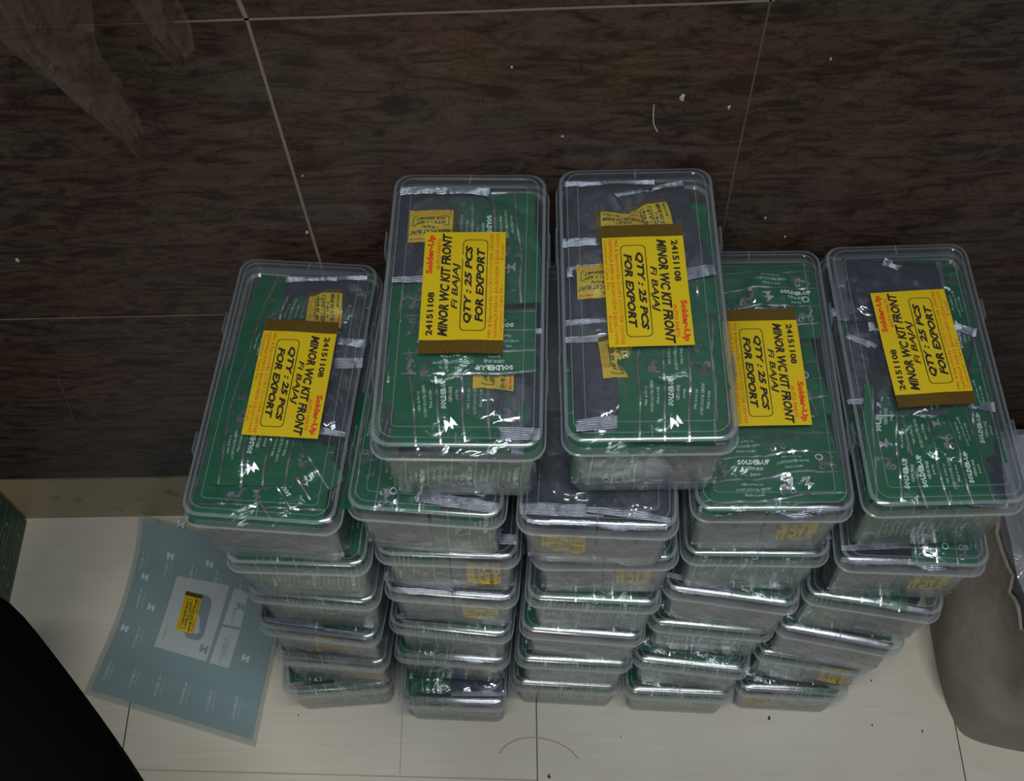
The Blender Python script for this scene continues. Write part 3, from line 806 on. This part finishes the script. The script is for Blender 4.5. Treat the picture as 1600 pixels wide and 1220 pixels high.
# print: frame (s,t) in metres from the lower left corner along the sheet
LWu, LVv = .278, .295
def at(s, t, dz=.0004):
    u = s / LWu; v = t / LVv; p = sheet_xy(u, v); return (p.x, p.y, sheet_z(u, v) + dz)
import itertools
def inv(x, y):
    best = (9, 0, 0); u, v = .5, .5
    for _ in range(40):
        p = sheet_xy(u, v); e = Vector((x, y)) - p
        du = (sheet_xy(u + .001, v) - p) / .001; dv = (sheet_xy(u, v + .001) - p) / .001
        D = du.x * dv.y - du.y * dv.x; u += (e.x * dv.y - e.y * dv.x) / D; v += (du.x * e.y - du.y * e.x) / D
    return u * LWu, v * LVv
def quadfill(mb, q, mt, dz):
    n = 6; vs = []; fs = []
    a, b, c, d = [Vector(inv(*p)) for p in q]
    for j in range(n + 1):
        for i in range(n + 1):
            p = a.lerp(b, i / n).lerp(d.lerp(c, i / n), j / n); vs.append(at(p.x, p.y, dz))
    for j in range(n):
        for i in range(n): t = j * (n + 1) + i; fs.append((t, t + n + 1, t + n + 2, t + 1))
    mb.add(vs, fs, mt, True)
quadfill(mb, [(-.569, -.098), (-.485, -.115), (-.506, -.235), (-.589, -.210)], 'sheet_white', .0004)
quadfill(mb, [(-.477, -.120), (-.454, -.129), (-.460, -.183), (-.488, -.177)], 'sheet_white', .0004)
quadfill(mb, [(-.489, -.181), (-.460, -.187), (-.471, -.246), (-.501, -.237)], 'sheet_white', .0004)
def blob(x, y, sx, sy, ang, mt, dz):
    s, t = inv(x, y); put_poly(mb, [(s + a * math.cos(ang) - b * math.sin(ang), t + a * math.sin(ang) + b * math.cos(ang)) for a, b in rrect(sx, sy, min(sx, sy) * .7, 4)], lambda a, b: at(a, b, dz), mt)
blob(-.527, -.165, .017, .036, .02, 'sheet_grey', .0006)
def zlogo(x, y, s, mt, dz=.0006):
    a0, b0 = inv(x, y)
    put_poly(mb, [(a0 + s * p, b0 + s * q) for p, q in ((-.5, -.5), (-.18, -.5), (.16, .08), (.16, -.5), (.5, -.5))] if False else
             [(a0 + s * p, b0 + s * q) for p, q in ((.5, -.45), (.5, .5), (-.18, .02), (-.12, .45), (-.5, .45), (-.5, -.5), (.18, -.02), (.12, -.45))], lambda a, b: at(a, b, dz), mt)
for x, y in [(-.571, -.016), (-.584, -.065), (-.619, -.099), (-.602, -.149), (-.638, -.181), (-.52, -.08), (-.447, -.231)]: zlogo(x, y, .012, 'sheet_ink')
zlogo(-.512, -.216, .013, 'sheet_grey', .0008); zlogo(-.463, -.150, .012, 'sheet_grey', .0008)
def vtext(s, x, y, ln, ht, mt, dz=.0006, bold=0.01):
    a0, b0 = inv(x, y); put_text(mb, s, 0, 0, ln, ht, lambda a, b: at(a0 - b, b0 + a, dz), mt, bold)
vtext('SOLDER-UP', -.483, -.238, .040, .005, 'sheet_grey', .0008); vtext('GENUINE PARTS', -.478, -.230, .034, .003, 'sheet_grey', .0008)
vtext('SOLDER-UP', -.575, -.200, .022, .0035, 'sheet_grey', .0008); vtext('Mfd. & Pkd. by', -.515, -.190, .045, .003, 'sheet_grey', .0008); vtext('SOLDER-UP', -.473, -.176, .035, .0035, 'sheet_grey', .0008)
for q in range(7):
    for r in range(4):
        x = -.655 + q * .040 - (0.004 * r); y = -.262 - q * .0118 + r * .062
        s0, t0 = inv(x, y)
        if s0 < .012 or s0 > .262 or t0 < .012 or t0 + .04 > .285: continue
        if r in (1, 2) and 1 < q: continue
        vtext('SOLDER-UP', x, y, .032, .0045, 'sheet_ink'); vtext('GENUINE parts', x + .007, y + .002, .026, .0028, 'sheet_ink', bold=0)
link('printed_film', mb.mesh('printed_film'), sl)
mb = MB(); s0, t0 = inv(-.541, -.158); W2, H2 = .062, .030; aa = math.radians(-90)
def sf(x, y, dz):
    a = x - W2 / 2; b = y - H2 / 2; return at(s0 + math.cos(aa) * a - math.sin(aa) * b, t0 + math.sin(aa) * a + math.cos(aa) * b, .0022 + dz)
sticker(mb, W2, H2, sf, 'QTY : 1 KIT', True); link('label_sticker', mb.mesh('label_sticker'), sl)
mb = MB(); uvsurf(mb, sfn(.0016), 30, 'sleeve'); uvsurf(mb, sfn(-.0014), 10, 'sleeve', True); link('outer_sleeve', mb.mesh('outer_sleeve'), sl)

# ---------------------------------------------------------------- grey-brown sack at right
def sack():
    root = bpy.data.objects.new('paper_sack', None); root.location = (.75, -.2, 0); COL.objects.link(root)
    tag(root, 'grey-brown paper sack with torn open mouth on the floor beside the rightmost stack', 'sack')
    base = [(.600, -.010), (.572, -.10), (.567, -.22), (.577, -.285), (.596, -.335), (.618, -.362), (.680, -.382), (.80, -.40), (.92, -.36), (.98, -.20), (.95, -.03), (.78, -.010)]
    def ringpts(z):
        out = []
        for i, (x, y) in enumerate(base):
            k = z / .30; cx, cy = .77, -.19
            f = 1 - .05 * k
            X = cx + (x - cx) * f; Y = cy + (y - cy) * (1 - .12 * k)
            if x < .63: X += .012 * math.sin(z * 22 + i)
            n = noise.noise(Vector((X * 9, Y * 9, z * 9))) + .5 * noise.noise(Vector((X * 26, Y * 26, z * 8)))
            out.append((X + .013 * n * min(1, z * 12) - .75, Y + .013 * n * min(1, z * 12) + .2, z))
        return out
    mb = MB(); rings = [ringpts(z) for z in (0, .012, .05, .10, .15, .20, .25, .29)]
    # subdivide ring points by Catmull interpolation
    def dense(r):
        n = len(r); o = []
        for i in range(n):
            p = [Vector(r[(i + d) % n]) for d in (-1, 0, 1, 2)]
            for j in range(4):
                t = j / 4; o.append(.5 * (2 * p[1] + (p[2] - p[0]) * t + (2 * p[0] - 5 * p[1] + 4 * p[2] - p[3]) * t * t + (3 * p[1] - p[0] - 3 * p[2] + p[3]) * t ** 3))
        return o
    R = [dense(r) for r in rings]; n = len(R[0])
    top = [Vector((p.x, p.y, p.z + .018 * math.sin(i * .9) * noise.noise(Vector((i * .7, 1, 2))) + .01 * math.sin(i * 1.7))) for i, p in enumerate(R[-1])]; R[-1] = top
    c = Vector((.02, .01, 0))
    inner = [[p + (c - Vector((p.x, p.y, 0))) * .025 for p in r] for r in (R[-1], R[-3], R[2])]
    inner = [[Vector((p.x, p.y, R[(-1, -3, 2)[q]][i].z)) for i, p in enumerate(r)] for q, r in enumerate(inner)]
    allr = R + inner; vs = [p for r in allr for p in r]; fs = []
    for j in range(len(allr) - 1):
        for i in range(n): fs.append((j * n + i, j * n + (i + 1) % n, (j + 1) * n + (i + 1) % n, (j + 1) * n + i))
    fs.append(tuple(range(n - 1, -1, -1)))
    mb.add(vs, fs, 'sack', True); link('sack_wall', mb.mesh('sack_wall'), root)
    # crumpled clear liner spilling up inside
    mb = MB(); lr = []
    for k2, (sc, z) in enumerate(((.93, .20), (.94, .27), (.965, .305), (.90, .315), (.72, .27), (.45, .235), (.15, .22))):
        r = []
        for i, p in enumerate(R[-2]):
            q = c + (Vector((p.x, p.y, 0)) - c) * sc
            r.append(Vector((q.x, q.y, z + .020 * noise.noise(Vector((q.x * 30, q.y * 30, k2))))))
        lr.append(r)
    vs = [p for r in lr for p in r]; fs = []
    for j in range(len(lr) - 1):
        for i in range(n): fs.append((j * n + i, j * n + (i + 1) % n, (j + 1) * n + (i + 1) % n, (j + 1) * n + i))
    fs.append(tuple((len(lr) - 1) * n + i for i in range(n)))
    mb.add(vs, fs, 'liner', True); link('plastic_liner', mb.mesh('plastic_liner'), root)
M['liner'] = clear_film('crumpled_liner_film', (.8, .82, .85), .5, (.62, .65, .70), .16, 1.0, 18, f0=.12)
sack()

# ---------------------------------------------------------------- green printed carton at the left edge
mb = MB()
CY0, CY1, CZ = -.34, .004, .26
loft(mb, [(.100, (CY1 - CY0) / 2, .004, 0), (.101, (CY1 - CY0) / 2, .005, .004), (.100, (CY1 - CY0) / 2, .005, CZ - .004), (.098, (CY1 - CY0) / 2 - .002, .004, CZ)], 'green_card', cap0=True, cap1=True)
fx = lambda a, b: (.1015, a, b)
n_row = 0
for q in range(0, 11):
    z = .010 + q * .0225
    put_poly(mb, [(-.165, z), (.165, z), (.165, z + .0016), (-.165, z + .0016)], fx, 'print_dim')
    for p_ in range(4):
        x0 = -.160 + p_ * .082 + (q % 2) * .02
        if x0 + .07 > .165: continue
        put_text(mb, 'SOLDER-UP', x0, z + .009, x0 + .036, z + .0135, fx, 'print_dim', .045)
        put_text(mb, 'GENUINE parts', x0 + .002, z + .0040, x0 + .034, z + .0070, fx, 'print_dim')
        bolt(mb, x0 + .050, z + .011, .013, fx, 'print_dim')
M['green_card'] = simple('dark_green_card', (.006, .065, .030), .45)
M['print_dim'] = simple('pale_card_print', (.16, .26, .20), .5)
o = link('printed_carton', mb.mesh('printed_carton'), None, (-.9265, -.170, .0), 0)
tag(o, 'dark green printed carton against the wall at the left edge', 'carton')

# ---------------------------------------------------------------- the photographer's legs in black trousers
def skin_body():
    J = [(0.02, -1.10, .92), (-.10, -1.02, .86), (-.27, -.79, .80), (-.425, -.585, .75), (-.565, -.43, .68), (-.66, -.385, .58), (-.79, -.56, .36), (-.83, -.68, .13),
         (.12, -1.12, .86), (.16, -1.14, .50), (.17, -1.20, .12), (0.02, -1.14, 1.02)]
    Rr = [.140, .125, .115, .105, .094, .084, .062, .050, .11, .075, .052, .13]
    E = [(0, 1), (1, 2), (2, 3), (3, 4), (4, 5), (5, 6), (6, 7), (0, 8), (8, 9), (9, 10), (0, 11)]
    me = bpy.data.meshes.new('person'); me.from_pydata(J, E, [])
    o = bpy.data.objects.new('person', me); COL.objects.link(o)
    md = o.modifiers.new('skin', 'SKIN'); md.use_smooth_shade = True
    for i, sv in enumerate(me.skin_vertices[0].data): sv.radius = (Rr[i], Rr[i]); sv.use_root = (i == 0)
    ss = o.modifiers.new('sub', 'SUBSURF'); ss.levels = 2; ss.render_levels = 2
    me.materials.append(M['black_cloth'])
    tag(o, 'person in black trousers, one bent leg reaching into the lower left corner', 'person')
    for (x, y, rz) in ((-.83, -.68, .3), (.17, -1.20, 0)):
        mb = MB(); secs = [(-.05, .030, .0, .07), (0, .036, .0, .085), (.05, .038, 0, .075), (.11, .044, 0, .050), (.16, .046, 0, .032), (.195, .040, 0, .022), (.21, .026, .002, .014)]
        vs = []; fs = []; n = 14
        for (yy, hw, z0, zt) in secs:
            for i in range(n):
                a = 2 * PI * i / n; vs.append((hw * math.cos(a), yy, max(.002, (z0 + zt) / 2 + (zt - z0) / 2 * math.sin(a))))
        for j in range(len(secs) - 1):
            for i in range(n): fs.append((j * n + i, j * n + (i + 1) % n, (j + 1) * n + (i + 1) % n, (j + 1) * n + i))
        fs += [tuple(range(n)), tuple(range(len(vs) - n, len(vs)))]
        mb.add(vs, fs, 'skin', True)
        f = link('foot', mb.mesh('foot'), o, (x, y, 0), rz)
skin_body()

# ---------------------------------------------------------------- unidentified brown shapes at the upper left, built as thin hanging film
M['brown_film'] = clear_film('brownish_thin_film', (.90, .87, .82), .10, (.34, .26, .18), .3, .9, 40)
def scrap(pts, label, seed, y0):
    """pts: (x, z, half width) from top to bottom, hung just in front of the wall"""
    mb = MB(); n = 40; m = 12; vs = []; fs = []
    def at_(t):
        k = t * (len(pts) - 1); i = min(int(k), len(pts) - 2); e = k - i
        return [pts[i][q] + (pts[i + 1][q] - pts[i][q]) * e for q in range(3)]
    for side in (0, 1):
        for j in range(n + 1):
            x, z, w = at_(j / n)
            for i in range(m + 1):
                u = 2 * i / m - 1; a = noise.noise(Vector((u * 2.5 + seed, z * 30, seed))); b = noise.noise(Vector((u * 5, z * 14, seed + 4)))
                vs.append((x + u * w * (1 + .3 * a), y0 - .018 * b - .010 * (1 - u * u) - side * .0012, z + .006 * a))
    k = (n + 1) * (m + 1)
    for side in (0, 1):
        for j in range(n):
            for i in range(m):
                q = side * k + j * (m + 1) + i; f = (q, q + 1, q + m + 2, q + m + 1); fs.append(f if side else f[::-1])
    mb.add(vs, fs, 'brown_film', True)
    tag(link('brown_wisp', mb.mesh('brown_wisp')), label, 'plastic film')
scrap([(-.385, 1.16, .042), (-.385, 1.06, .040), (-.376, 1.015, .028), (-.362, .975, .016), (-.352, .945, .010), (-.350, .915, .004)], 'long wispy unidentified brown shape hanging at the top left, tapering downward', 3.3, -.045)
scrap([(-.292, 1.18, .020), (-.292, 1.09, .019), (-.290, 1.055, .017), (-.286, 1.035, .012), (-.284, 1.024, .005)], 'short unidentified brown shape hanging at the top, right of the longer one', 8.1, -.040)
